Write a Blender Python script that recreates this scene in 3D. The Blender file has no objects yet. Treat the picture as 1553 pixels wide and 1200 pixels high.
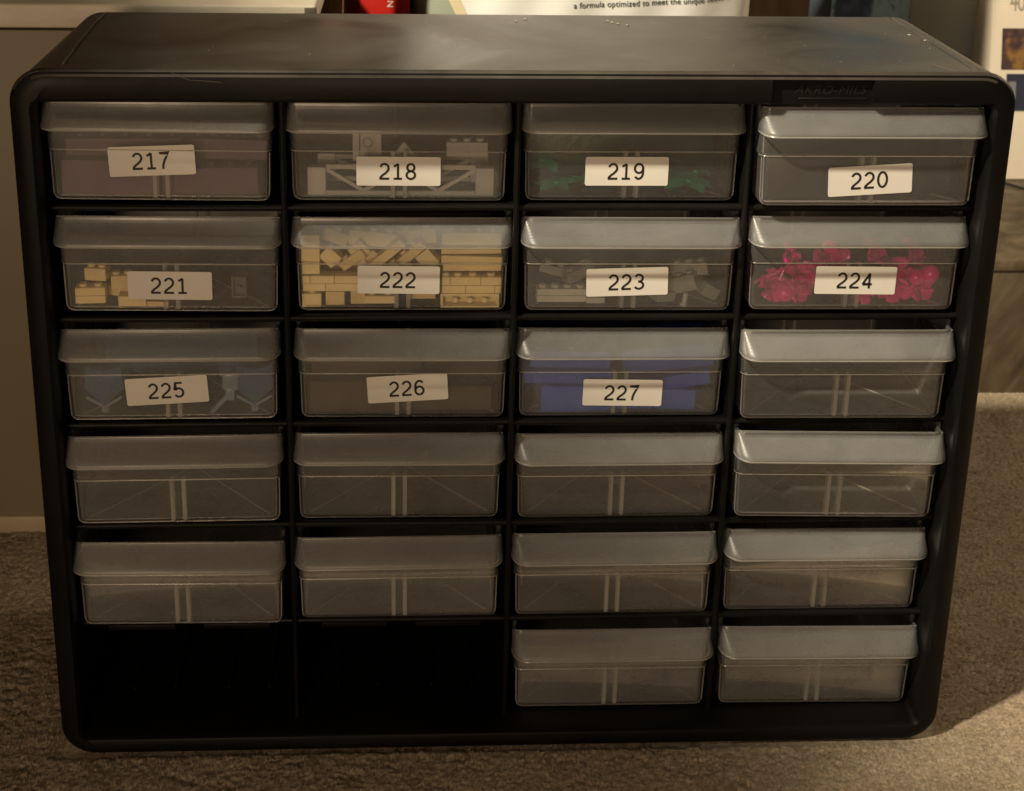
import bpy, bmesh, math, random
import numpy as np
from mathutils import Matrix, Vector, Euler
random.seed(7); rng = np.random.default_rng(11)
scn = bpy.context.scene
COL = scn.collection
MM = 0.001

# ---------------------------------------------------------------- camera
cam = bpy.data.cameras.new('camera'); co = bpy.data.objects.new('camera', cam); COL.objects.link(co)
co.location = (-0.05570, -0.70874, 0.56746)
co.rotation_euler = (1.265746, -0.015663, -0.046613)
cam.sensor_width = 36; cam.sensor_fit = 'HORIZONTAL'; cam.lens = 51.268
cam.shift_x = 0.02965; cam.shift_y = -0.20971
cam.clip_start = 0.01; cam.clip_end = 60
cam.dof.use_dof = True; cam.dof.focus_distance = 0.775; cam.dof.aperture_fstop = 20
scn.camera = co

# ---------------------------------------------------------------- light
w = bpy.data.worlds.new('World'); scn.world = w; w.use_nodes = True
bg = w.node_tree.nodes['Background']
bg.inputs[0].default_value = (1.0, 0.74, 0.48, 1); bg.inputs[1].default_value = 0.03
def spot(name, loc, target, power, color, radius, cone, blend):
    l = bpy.data.lights.new(name, 'SPOT'); l.energy = power; l.color = color
    l.shadow_soft_size = radius; l.spot_size = math.radians(cone); l.spot_blend = blend
    o = bpy.data.objects.new(name, l); COL.objects.link(o); o.location = loc
    o.rotation_euler = (Vector(target) - Vector(loc)).to_track_quat('-Z', 'Y').to_euler()
    return o
spot('room_lamp_spot', (-0.958, -0.70, 1.60), (0.409, 0.090, 1.080), 265, (1.0, 0.88, 0.66), 0.04, 67, 0.32)  # cone edge shaped to stand in for the shadow of an unseen occluder
al = bpy.data.lights.new('front_fill', 'AREA'); al.energy = 10.3; al.color = (1.0, 0.73, 0.48); al.shape = 'DISK'; al.size = 0.5  # added front fill light, no known source
ao = bpy.data.objects.new('front_fill', al); COL.objects.link(ao); ao.location = (-0.50, -1.65, 0.50)
ao.rotation_euler = (Vector((0, 0, 0.25)) - Vector(ao.location)).to_track_quat('-Z', 'Y').to_euler()
al2 = bpy.data.lights.new('side_fill', 'AREA'); al2.energy = 8; al2.color = (1.0, 0.80, 0.55); al2.shape = 'DISK'; al2.size = 0.6  # added fill for the right carpet, stands in for room bounce
ao2 = bpy.data.objects.new('side_fill', al2); COL.objects.link(ao2); ao2.location = (1.65, 0.55, 1.15)
ao2.rotation_euler = (Vector((0.45, 0.2, 0)) - Vector(ao2.location)).to_track_quat('-Z', 'Y').to_euler()
scn.view_settings.view_transform = 'Standard'; scn.view_settings.look = 'None'
scn.view_settings.exposure = 0.0; scn.view_settings.gamma = 1.0
scn.render.engine = 'CYCLES'
scn.cycles.transparent_max_bounces = 48; scn.cycles.max_bounces = 10
scn.cycles.sample_clamp_indirect = 4

# ---------------------------------------------------------------- helpers
def mesh_obj(name, bm, mat, parent=None, smooth=True, angle=35):
    me = bpy.data.meshes.new(name)
    if isinstance(bm, bmesh.types.BMesh):
        bmesh.ops.recalc_face_normals(bm, faces=bm.faces[:])
        if smooth:
            for f in bm.faces: f.smooth = True
            for e in bm.edges:
                e.smooth = (len(e.link_faces) == 2 and e.calc_face_angle(0) < math.radians(angle))
        bm.transform(Matrix.Scale(MM, 4)); bm.to_mesh(me); bm.free()
    me.materials.append(mat)
    o = bpy.data.objects.new(name, me); COL.objects.link(o)
    if parent: o.parent = parent
    return o
def tag(o, label=None, cat=None, group=None, kind=None):
    if label: o['label'] = label
    if cat: o['category'] = cat
    if group: o['group'] = group
    if kind: o['kind'] = kind
    return o
def empty(name, loc, rot=(0, 0, 0)):
    o = bpy.data.objects.new(name, None); COL.objects.link(o)
    o.location = [v*MM for v in loc]; o.rotation_euler = rot; o.empty_display_size = .02
    return o
def add_box(bm, x0, x1, y0, y1, z0, z1, bev=0, seg=2, M=None):
    r = bmesh.ops.create_cube(bm, size=1)
    vs = r['verts']
    for v in vs:
        v.co = Vector(((x0+x1)/2+v.co.x*(x1-x0), (y0+y1)/2+v.co.y*(y1-y0), (z0+z1)/2+v.co.z*(z1-z0)))
    if bev > 0:
        es = list({e for v in vs for e in v.link_edges})
        r2 = bmesh.ops.bevel(bm, geom=es, offset=bev, segments=seg, affect='EDGES', profile=.5)
        vs = list({v for f in r2['faces'] for v in f.verts} | {v for v in vs if v.is_valid})
        seen = set(vs); st = list(vs)
        while st:
            v = st.pop()
            for e in v.link_edges:
                q = e.other_vert(v)
                if q not in seen: seen.add(q); st.append(q)
        vs = list(seen)
    if M is not None: bmesh.ops.transform(bm, matrix=M, verts=vs)
    return vs
def add_cyl(bm, c, r, h, axis='Z', seg=14, r2=None, M=None, bev=0):
    rr = bmesh.ops.create_cone(bm, cap_ends=True, segments=seg, radius1=r, radius2=r if r2 is None else r2, depth=h)
    R_ = {'Z': Matrix.Identity(4), 'X': Matrix.Rotation(math.pi/2, 4, 'Y'), 'Y': Matrix.Rotation(math.pi/2, 4, 'X')}[axis]
    T = Matrix.Translation(c) @ R_
    if M is not None: T = M @ T
    bmesh.ops.transform(bm, matrix=T, verts=rr['verts'])
    return rr['verts']
def loft(bm, rings, close=True, cap0=False, cap1=False):
    vr = [[bm.verts.new(p) for p in r] for r in rings]
    n = len(vr[0])
    for a, b in zip(vr[:-1], vr[1:]):
        for i in range(n if close else n-1):
            j = (i+1) % n
            try: bm.faces.new((a[i], a[j], b[j], b[i]))
            except ValueError: pass
    if cap0: bm.faces.new(vr[0])
    if cap1: bm.faces.new(vr[-1])
    return vr
def tube(bm, pts, r, seg=6, closed=False):
    pts = [Vector(p) for p in pts]; rings = []
    for i, p in enumerate(pts):
        a = pts[max(i-1, 0)]; b = pts[min(i+1, len(pts)-1)]
        t = (b-a).normalized(); up = Vector((0, 0, 1)) if abs(t.z) < .9 else Vector((1, 0, 0))
        s = t.cross(up).normalized(); u = s.cross(t)
        rad = r[i] if isinstance(r, (list, tuple)) else r
        rings.append([p + (s*math.cos(k*2*math.pi/seg)+u*math.sin(k*2*math.pi/seg))*rad for k in range(seg)])
    loft(bm, rings, True, True, True)

# ---------------------------------------------------------------- materials
def newmat(name):
    m = bpy.data.materials.new(name); m.use_nodes = True
    nt = m.node_tree; nt.nodes.clear()
    out = nt.nodes.new('ShaderNodeOutputMaterial')
    return m, nt, out
def N(nt, t, **kw):
    n = nt.nodes.new(t)
    for k, v in kw.items():
        if hasattr(n, k): setattr(n, k, v)
        else: n.inputs[k].default_value = v
    return n
def noise(nt, scale, detail=4, rough=.55, vec=None, stretch=None, dist=0):
    tc = N(nt, 'ShaderNodeTexCoord'); v = tc.outputs['Object']
    if stretch:
        mp = N(nt, 'ShaderNodeMapping'); mp.inputs['Scale'].default_value = stretch
        nt.links.new(v, mp.inputs[0]); v = mp.outputs[0]
    n = N(nt, 'ShaderNodeTexNoise'); n.inputs['Scale'].default_value = scale
    n.inputs['Detail'].default_value = detail; n.inputs['Roughness'].default_value = rough
    n.inputs['Distortion'].default_value = dist
    nt.links.new(v, n.inputs['Vector'])
    return n.outputs['Fac']
def ramp(nt, fac, stops):
    r = N(nt, 'ShaderNodeValToRGB'); e = r.color_ramp.elements
    while len(e) < len(stops): e.new(.5)
    for el, (p, c) in zip(e, stops):
        el.position = p; el.color = (*c, 1) if len(c) == 3 else c
    nt.links.new(fac, r.inputs[0]); return r.outputs[0]
def solid(name, c, rough=.5, var=.12, scale=60, bump=0, bscale=400, spec=.5, stretch=None, c2=None):
    m, nt, out = newmat(name)
    p = N(nt, 'ShaderNodeBsdfPrincipled'); p.inputs['Roughness'].default_value = rough
    p.inputs['Specular IOR Level'].default_value = spec
    c2 = c2 or tuple(min(1, v*(1+var)) for v in c); c1 = tuple(v*(1-var) for v in c)
    nt.links.new(ramp(nt, noise(nt, scale, stretch=stretch), [(.3, c1), (.7, c2)]), p.inputs['Base Color'])
    if bump:
        b = N(nt, 'ShaderNodeBump'); b.inputs['Strength'].default_value = bump; b.inputs['Distance'].default_value = .0006
        nt.links.new(noise(nt, bscale, stretch=stretch), b.inputs['Height']); nt.links.new(b.outputs[0], p.inputs['Normal'])
    nt.links.new(p.outputs[0], out.inputs[0])
    return m
def black_plastic(name, dust=0.0, rough=(.3, .48), base=(.011, .0095, .0085), spec=.45):
    m, nt, out = newmat(name)
    p = N(nt, 'ShaderNodeBsdfPrincipled'); p.inputs['Specular IOR Level'].default_value = spec
    sm = noise(nt, 9, 5, .6, dist=.8); fine = noise(nt, 620, 4, .7)
    dcol = tuple(b+dust*k for b, k in zip(base, (.042, .037, .03)))
    nt.links.new(ramp(nt, sm, [(.35, base), (.68, dcol)]), p.inputs['Base Color'])
    rr = N(nt, 'ShaderNodeMapRange'); rr.inputs['From Min'].default_value = .35; rr.inputs['From Max'].default_value = .65
    rr.inputs['To Min'].default_value = rough[0]; rr.inputs['To Max'].default_value = rough[1]
    nt.links.new(sm, rr.inputs[0]); nt.links.new(rr.outputs[0], p.inputs['Roughness'])
    b = N(nt, 'ShaderNodeBump'); b.inputs['Strength'].default_value = .3; b.inputs['Distance'].default_value = .0002
    nt.links.new(fine, b.inputs['Height']); nt.links.new(b.outputs[0], p.inputs['Normal'])
    nt.links.new(p.outputs[0], out.inputs[0]); return m
def frosted(name, fac, col=(.62, .60, .56), rough=.28, ridges=False, gloss=1.0):
    m, nt, out = newmat(name)
    tr = N(nt, 'ShaderNodeBsdfTransparent'); tr.inputs[0].default_value = (.97, .965, .95, 1)
    df = N(nt, 'ShaderNodeBsdfDiffuse'); df.inputs[0].default_value = (*col, 1)
    tl = N(nt, 'ShaderNodeBsdfTranslucent'); tl.inputs[0].default_value = (*col, 1)
    dm = N(nt, 'ShaderNodeMixShader'); dm.inputs[0].default_value = .5
    nt.links.new(df.outputs[0], dm.inputs[1]); nt.links.new(tl.outputs[0], dm.inputs[2])
    mx = N(nt, 'ShaderNodeMixShader')
    mr = N(nt, 'ShaderNodeMapRange'); mr.inputs['From Min'].default_value = .3; mr.inputs['From Max'].default_value = .7
    mr.inputs['To Min'].default_value = .78; mr.inputs['To Max'].default_value = 1.25
    oi = N(nt, 'ShaderNodeObjectInfo'); vr = N(nt, 'ShaderNodeMapRange'); nt.links.new(oi.outputs['Random'], vr.inputs[0])
    vr.inputs['To Min'].default_value = fac*.84; vr.inputs['To Max'].default_value = fac*1.16
    # clouding differs from drawer to drawer: the noise is shifted by the object's random number
    tc_ = N(nt, 'ShaderNodeTexCoord'); av = N(nt, 'ShaderNodeVectorMath'); av.operation = 'ADD'
    sc_ = N(nt, 'ShaderNodeMath'); sc_.operation = 'MULTIPLY'; sc_.inputs[1].default_value = 37.0
    nt.links.new(oi.outputs['Random'], sc_.inputs[0]); nt.links.new(tc_.outputs['Object'], av.inputs[0]); nt.links.new(sc_.outputs[0], av.inputs[1])
    nz = N(nt, 'ShaderNodeTexNoise'); nz.inputs['Scale'].default_value = 22; nz.inputs['Detail'].default_value = 6; nz.inputs['Roughness'].default_value = .68; nz.inputs['Distortion'].default_value = .6
    nt.links.new(av.outputs[0], nz.inputs['Vector']); nt.links.new(nz.outputs[0], mr.inputs[0])
    ml = N(nt, 'ShaderNodeMath'); ml.operation = 'MULTIPLY'; nt.links.new(mr.outputs[0], ml.inputs[0]); nt.links.new(vr.outputs[0], ml.inputs[1])
    nt.links.new(ml.outputs[0], mx.inputs[0])
    nt.links.new(tr.outputs[0], mx.inputs[1]); nt.links.new(dm.outputs[0], mx.inputs[2])
    gl = N(nt, 'ShaderNodeBsdfGlossy'); gl.inputs['Roughness'].default_value = rough
    gl.inputs[0].default_value = (gloss, gloss, gloss, 1)
    rg = N(nt, 'ShaderNodeMapRange'); rg.inputs['From Min'].default_value = .35; rg.inputs['From Max'].default_value = .65; rg.inputs['To Min'].default_value = rough*.85; rg.inputs['To Max'].default_value = rough*1.2
    nt.links.new(noise(nt, 60, 6, .7, stretch=(.7, 1, .9), dist=.5), rg.inputs[0]); nt.links.new(rg.outputs[0], gl.inputs['Roughness'])
    fr = N(nt, 'ShaderNodeFresnel'); fr.inputs[0].default_value = 1.42
    m2 = N(nt, 'ShaderNodeMixShader'); nt.links.new(fr.outputs[0], m2.inputs[0])
    nt.links.new(mx.outputs[0], m2.inputs[1]); nt.links.new(gl.outputs[0], m2.inputs[2])
    if ridges:
        tc = N(nt, 'ShaderNodeTexCoord'); wv = N(nt, 'ShaderNodeTexWave'); wv.bands_direction = 'Z'
        wv.inputs['Scale'].default_value = 260; nt.links.new(tc.outputs['Object'], wv.inputs[0])
        b = N(nt, 'ShaderNodeBump'); b.inputs['Strength'].default_value = .10; b.inputs['Distance'].default_value = .0002
        nt.links.new(wv.outputs[1], b.inputs['Height'])
        for s in (gl, df): nt.links.new(b.outputs[0], s.inputs['Normal'])
    nt.links.new(m2.outputs[0], out.inputs[0]); return m

M_black = black_plastic('black_plastic', .05, (.40, .58), (.0030, .0026, .0023), .15)
M_top = black_plastic('black_plastic_dusty_lit', 1.3, (.30, .50), (.024, .021, .017))  # dust, plus light on the cabinet top put into a paler base
M_box = frosted('frosted_clear_plastic', .088, (.86, .865, .85))
M_inner = frosted('frosted_clear_plastic_inner', .15, (.88, .87, .84), gloss=.25)
M_handle = frosted('frosted_handle_plastic', .21, (.62, .62, .61), .34, ridges=True, gloss=.7)
M_edge = frosted('milky_plastic_edge', .42, (.8, .77, .7), .22)
M_rib = frosted('milky_plastic_rib', .36, (.8, .77, .7), .25)
M_line = frosted('milky_plastic_line', .30, (.8, .77, .7), .25)
M_sticker = solid('sticker_paper', (.63, .60, .545), .55, .03, 40)
M_ink = solid('black_ink', (.012, .01, .01), .6, .1)

# ---------------------------------------------------------------- carpet
def vnoise(X, Y, s, seed):
    g = np.random.default_rng(seed).random((256, 256))
    x = X/s; y = Y/s; xi = np.floor(x).astype(int); yi = np.floor(y).astype(int)
    fx = x-xi; fy = y-yi; fx = fx*fx*(3-2*fx); fy = fy*fy*(3-2*fy)
    a = g[xi % 256, yi % 256]; b = g[(xi+1) % 256, yi % 256]; c = g[xi % 256, (yi+1) % 256]; d = g[(xi+1) % 256, (yi+1) % 256]
    return (a*(1-fx)+b*fx)*(1-fy)+(c*(1-fx)+d*fx)*fy
def grid_mesh(name, xs, ys, Z, mat):
    nx, ny = len(xs), len(ys)
    X, Y = np.meshgrid(xs, ys, indexing='ij')
    co_ = np.stack([X, Y, Z], -1).reshape(-1, 3)*MM
    i = np.arange(nx-1)[:, None]; j = np.arange(ny-1)[None, :]
    a = (i*ny+j).ravel(); q = np.stack([a, a+ny, a+ny+1, a+1], 1).ravel()
    me = bpy.data.meshes.new(name); me.vertices.add(nx*ny); me.vertices.foreach_set('co', co_.ravel().astype(np.float32))
    nf = len(q)//4; me.loops.add(len(q)); me.loops.foreach_set('vertex_index', q.astype(np.int32))
    me.polygons.add(nf); me.polygons.foreach_set('loop_start', np.arange(0, nf*4, 4, dtype=np.int32))
    me.polygons.foreach_set('use_smooth', np.ones(nf, bool))
    me.update(calc_edges=True); me.materials.append(mat)
    o = bpy.data.objects.new(name, me); COL.objects.link(o); return o
m, nt, out = newmat('carpet_pile')
p = N(nt, 'ShaderNodeBsdfPrincipled'); p.inputs['Roughness'].default_value = .95; p.inputs['Specular IOR Level'].default_value = .1
a = ramp(nt, noise(nt, 420, 8, .8), [(.3, (.27, .21, .14)), (.7, (.98, .81, .60))])
bcol = ramp(nt, noise(nt, 14, 4, .6), [(.3, (.82, .80, .77)), (.7, (1, 1, 1))])
mx = N(nt, 'ShaderNodeMix'); mx.data_type = 'RGBA'; mx.blend_type = 'MULTIPLY'; mx.inputs[0].default_value = 1
nt.links.new(a, mx.inputs[6]); nt.links.new(bcol, mx.inputs[7]); nt.links.new(mx.outputs[2], p.inputs['Base Color'])
b = N(nt, 'ShaderNodeBump'); b.inputs['Strength'].default_value = .9; b.inputs['Distance'].default_value = .0012
nt.links.new(noise(nt, 1300, 6, .8), b.inputs['Height']); nt.links.new(b.outputs[0], p.inputs['Normal'])
nt.links.new(p.outputs[0], out.inputs[0]); M_carpet = m
fine = lambda a0, a1, b0, b1, s: np.concatenate([np.linspace(-4000, a0, 14)[:-1], np.arange(a0, a1, s), np.linspace(a1, b1, 14)])
xs = fine(-430, 640, 0, 4000, 1.25); ys = np.concatenate([np.linspace(-3500, -110, 14)[:-1], np.arange(-110, 480, 1.25), np.linspace(480, 4000, 12)])
X, Y = np.meshgrid(xs, ys, indexing='ij')
X2 = X + 9*(vnoise(X, Y, 16, 1)-.5)+5*(vnoise(X, Y, 6, 2)-.5); Y2 = Y + 10*(vnoise(X, Y, 14, 3)-.5)+4*(vnoise(X, Y, 5, 4)-.5)
r1 = 1-np.abs(2*vnoise(X2*.5, Y2, 6.0, 5)-1); r2 = 1-np.abs(2*vnoise(X2*.7, Y2*1.1, 3.6, 6)-1)
mask = np.clip((vnoise(X, Y, 13, 9)-.38)*3.2, 0, 1)
Z = -1.5*mask*r1**7 - .35*r2**5*(1-.5*mask) + 1.25*vnoise(X, Y, 1.7, 7) + .5*vnoise(X2, Y2, 3.0, 17) + .8*vnoise(X, Y, 45, 8) - .6
inside = (np.abs(X) < 262) & (Y > -6) & (Y < 160)
Z = np.where(inside, np.minimum(Z, -.6), Z)
tag(grid_mesh('carpet', xs, ys, Z, M_carpet), kind='structure')
# the pile itself: short leaning tufts over the part of the carpet in view
def fibres(boxes, step):
    pts = []
    for x0, x1, y0, y1 in boxes:
        gx, gy = np.meshgrid(np.arange(x0, x1, step), np.arange(y0, y1, step), indexing='ij')
        pts.append(np.stack([gx.ravel(), gy.ravel()], 1))
    P = np.concatenate(pts); P = P + rng.uniform(-.6, .6, P.shape)*step
    keep = ~((np.abs(P[:, 0]) < 254.5) & (P[:, 1] > -1) & (P[:, 1] < 154)); P = P[keep]
    n = len(P)
    ix = np.clip(np.searchsorted(xs, P[:, 0]), 1, len(xs)-1); iy = np.clip(np.searchsorted(ys, P[:, 1]), 1, len(ys)-1)
    z0 = Z[ix, iy]-.5
    la = vnoise(P[:, 0], P[:, 1], 9, 31)*9 + rng.normal(0, .9, n)
    ln = rng.uniform(.35, 1.15, n); h = rng.uniform(.9, 2.0, n)
    wd = rng.uniform(.22, .42, n); ta = rng.uniform(0, np.pi, n)
    base = np.stack([P[:, 0], P[:, 1], z0], 1); side = np.stack([np.cos(ta), np.sin(ta), 0*ta], 1)*wd[:, None]
    side2 = np.stack([-np.sin(ta), np.cos(ta), 0*ta], 1)*wd[:, None]
    tip = base+np.stack([np.cos(la)*ln, np.sin(la)*ln, h], 1)
    V = np.stack([base-side, base+side*.5+side2*.8, base+side*.5-side2*.8, tip], 1).reshape(-1, 3)*MM
    k = np.arange(n)*4
    F = np.concatenate([np.stack([k, k+1, k+3], 1), np.stack([k+1, k+2, k+3], 1), np.stack([k+2, k, k+3], 1)]).ravel()
    me = bpy.data.meshes.new('carpet_fibres'); me.vertices.add(len(V)); me.vertices.foreach_set('co', V.ravel().astype(np.float32))
    me.loops.add(len(F)); me.loops.foreach_set('vertex_index', F.astype(np.int32))
    nf = len(F)//3; me.polygons.add(nf); me.polygons.foreach_set('loop_start', np.arange(0, nf*3, 3, dtype=np.int32))
    me.update(calc_edges=True); me.validate(); me.materials.append(M_carpet)
    o = bpy.data.objects.new('carpet_fibres', me); COL.objects.link(o); return o
tag(fibres([(-365, 345, -75, 0), (-365, -250, 0, 240), (250, 520, 0, 462)], .85), 'short beige carpet pile around the cabinet', 'carpet pile', kind='stuff')

# ---------------------------------------------------------------- cabinet
DX, DY, Z0, DZ = 120.976, 13.108, 385.879, 62.571
LOGO = (126.5, 178.5)
def outline(hw, zt, zb, r, y, dip=False):
    """one closed loop round the front outline, always the same number of points"""
    P = []
    def arc(cx, cz, a0, a1, n=10):
        for i in range(n+1):
            t = math.radians(a0+(a1-a0)*i/n); P.append([cx+r*math.cos(t), y, cz+r*math.sin(t)])
    arc(hw-r, zt-r, 0, 90)
    g = 1.1 if dip else 0
    # top edge from right to left with the two moulded grooves and the logo recess
    gr = 233.6+(y-10)*.06; gl = -228+(-1)*(y-10)*.055
    gr = min(gr, hw-r-2); gl = max(gl, -(hw-r-2))
    for gx in (gr,):
        for dx_, dz_ in ((1.3, 0), (.9, -g), (-.6, -g), (-1.3, 0)): P.append([gx+dx_, y, zt+dz_])
    for lx in (LOGO[1]+.05, LOGO[1], LOGO[1]-.6, (LOGO[0]+LOGO[1])/2, LOGO[0]+.6, LOGO[0], LOGO[0]-.05, 60, 0, -60, -120, -180): P.append([lx, y, zt])
    for dx_, dz_ in ((1.3, 0), (.6, -g), (-.9, -g), (-1.3, 0)): P.append([gl+dx_, y, zt+dz_])
    arc(-(hw-r), zt-r, 90, 180)
    for k in range(1, 4): P.append([-hw, y, zt-r+(zb-zt+2*r)*k/4])
    arc(-(hw-r), zb+r, 180, 270)
    for k in range(1, 4): P.append([-hw+r+(2*hw-2*r)*k/4, y, zb])
    arc(hw-r, zb+r, 270, 360)
    for k in range(1, 4): P.append([hw, y, zb+r+(zt-zb-2*r)*k/4])
    for q in P:
        if LOGO[0]-.01 <= q[0] <= LOGO[1]+.01 and q[2] > 384 and y < 6:
            if q[2] < 398.2: q[1] = max(y, 1.0)
    return P
cab = empty('drawer_cabinet', (0, 76, 0))
tag(cab, 'black plastic storage cabinet with four columns of clear drawers standing on the carpet', 'storage cabinet')
Mi = Matrix.Translation((0, -76*MM, 0))
def cabpart(name, bm, mat, parent=cab, **k):
    o = mesh_obj(name, bm, mat, parent, **k)
    if parent is cab: o.location = (0, -76*MM, 0)
    return o
bm = bmesh.new()
rings = []
HW, ZT = 253.5, 401.6
rings.append(outline(HW-3, ZT-2.5, 1.2, 15, 152.8))
rings.append(outline(HW-1.6, ZT-1.2, .9, 16, 151.5))
rings.append(outline(HW-1, ZT-.5, .8, 17, 148, False))
rings.append(outline(HW-1, ZT-.5, .8, 17, 144, True))
for y in (120, 80, 40): rings.append(outline(HW-1, ZT-.5, .8, 17, y, True))
rings.append(outline(HW-1, ZT-.5, .8, 17, 13, True))
rings.append(outline(HW-1, ZT-.5, .8, 17, 10, False))
rings.append(outline(HW-1, ZT-.5, .8, 17, 2.6))
rings.append(outline(HW-1.9, ZT-1.4, 1.2, 16.4, 2.2))
rings.append(outline(HW-1.9, ZT-1.4, 1.2, 16.4, 1.5))
rings.append(outline(HW-.3, ZT+.1, .5, 17.6, 1.2))
r0 = 8.5
for k in range(0, 9):
    t = math.radians(90*k/8); ins = r0*(1-math.cos(t)); yy = 1.0 - 4.3*math.sin(t)
    rings.append(outline(HW-ins, ZT+.2-ins*.95, .3+ins*.5, 17.8-ins*.5, yy))
    if k in (3,):
        rings.append(outline(HW-ins-.9, 398.25, .3+ins*.5, 17.8-ins*.5, yy-.3))
        rings.append(outline(HW-ins-1.0, 398.1, .3+ins*.5, 17.8-ins*.5, yy-.35))
rings.append(outline(HW-10.2, 387.2, 10.0, 6, -3.2))
for ins, yy in ((.8, -2.9), (1.7, -2.0), (2.3, -.6), (2.6, 1.5)):
    rings.append(outline(HW-9.2-ins-.3, 387.2-ins, 10.0+ins*.6, 4.0, yy))
rings.append(outline(242.2, 384.2, 12.0, 3, 12))
rings.append(outline(242.0, 384.0, 12.1, 3, 149))
loft(bm, rings, True, True, True)
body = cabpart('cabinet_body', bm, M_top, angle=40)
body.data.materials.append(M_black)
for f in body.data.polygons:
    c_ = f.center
    if not (c_.z > .390 and f.normal.z > .3): f.material_index = 1  # upward faces keep the paler material with their light painted in
# shelves and dividers, front edges rounded
def lip_profile(th, y0, y1, n=6):
    pts = [(y1, th/2*.6)]
    pts += [(y0+th*.9, th/2*.6), (y0+th*.7, th/2)]
    for k in range(n+1):
        t = math.radians(90-180*k/n); pts.append((y0+th/2-math.cos(t)*th/2, math.sin(t)*th/2))
    pts += [(y0+th*.7, -th/2), (y0+th*.9, -th/2*.6), (y1, -th/2*.6)]
    return pts
for k in range(1, 6):
    z = Z0-k*DZ; yf = DY+1.0; z += 3.2*(567.5-z)/722
    n_ = 8; pr_ = [(148.5, -.3), (yf+4.5, -.3), (yf+3.4, 1.1), (yf+2.6, 1.9)]
    pr_ += [(yf+1.9-1.9*math.cos(math.radians(90-180*q/n_)), 1.9*math.sin(math.radians(90-180*q/n_))) for q in range(n_+1)]
    pr_ += [(yf+3.4, -1.9), (148.5, -1.9)]
    bm = bmesh.new()
    loft(bm, [[(x, y, z+dz+(.25*math.sin(x/60+k))) for y, dz in pr_] for x in np.linspace(-242.1, 242.1, 17)], True, True, True)
    cabpart('shelf', bm, M_black)
for i in (-1, 0, 1):
    bm = bmesh.new(); pr_ = lip_profile(3.2, DY-1.4, 148.4)
    loft(bm, [[(i*DX+dx_, y, z) for y, dx_ in pr_] for z in np.linspace(12.0, 384.1, 13)], True, True, True)
    cabpart('divider', bm, M_black)
for c in (1, 2):      # stop tabs and floor runners, seen in the two empty bays
    cx = (c-2.5)*DX; zs = Z0-5*DZ
    for s in (-1, 1):
        bm = bmesh.new(); add_box(bm, cx+s*27-19, cx+s*27+19, 18, 20.5, zs-4.6, zs-1.2, .5); cabpart('stop_tab', bm, M_black)
    for x in (-38, -14, 18, 42):
        bm = bmesh.new(); add_box(bm, cx+x-.6, cx+x+.6, 40, 146, 12.0, 13.6, .3); cabpart('floor_runner', bm, M_black)
for (x, z) in ((-60.5*1, 1), (0, 1), (60.5*3, 2)): pass

def text_mesh(s, size, shear=0, sx=1.0, align='CENTER', extrude=0, offset=0, spacing=1.0, res=6):
    cu = bpy.data.curves.new('txt', 'FONT'); cu.body = s; cu.size = size; cu.shear = shear
    cu.align_x = align; cu.align_y = 'CENTER'; cu.extrude = extrude; cu.offset = offset; cu.space_character = spacing
    cu.resolution_u = res
    o = bpy.data.objects.new('txt', cu); COL.objects.link(o)
    dg = bpy.context.evaluated_depsgraph_get(); dg.update()
    me = bpy.data.meshes.new_from_object(o.evaluated_get(dg))
    bpy.data.objects.remove(o); bpy.data.curves.remove(cu)
    me.transform(Matrix.Diagonal((sx, 1, 1, 1)))
    return me
def text_obj(name, s, size, mat, parent, M, **kw):      # mm units; text lies in XZ, facing -Y
    me = text_mesh(s, size, **kw)
    me.transform(Matrix.Scale(MM, 4) @ M @ Matrix.Rotation(math.pi/2, 4, 'X'))
    me.materials.clear(); me.materials.append(mat)
    o = bpy.data.objects.new(name, me); COL.objects.link(o); o.parent = parent; return o
M_emb = black_plastic('embossed_plastic', .1, (.28, .4), (.009, .008, .007))
lp = text_obj('embossed_logo', 'AKRO-MILS', 6.6, M_emb, cab, Matrix.Translation((157, 0.9, 392.0)), shear=.3, sx=1.0, extrude=.22, offset=.0, spacing=1.12)
lp.location = (0, -76*MM, 0)
bm = bmesh.new(); add_box(bm, 141, 176, 0.6, 1.4, 387.4, 388.1, .1); cabpart('logo_underline', bm, M_emb)

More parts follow.
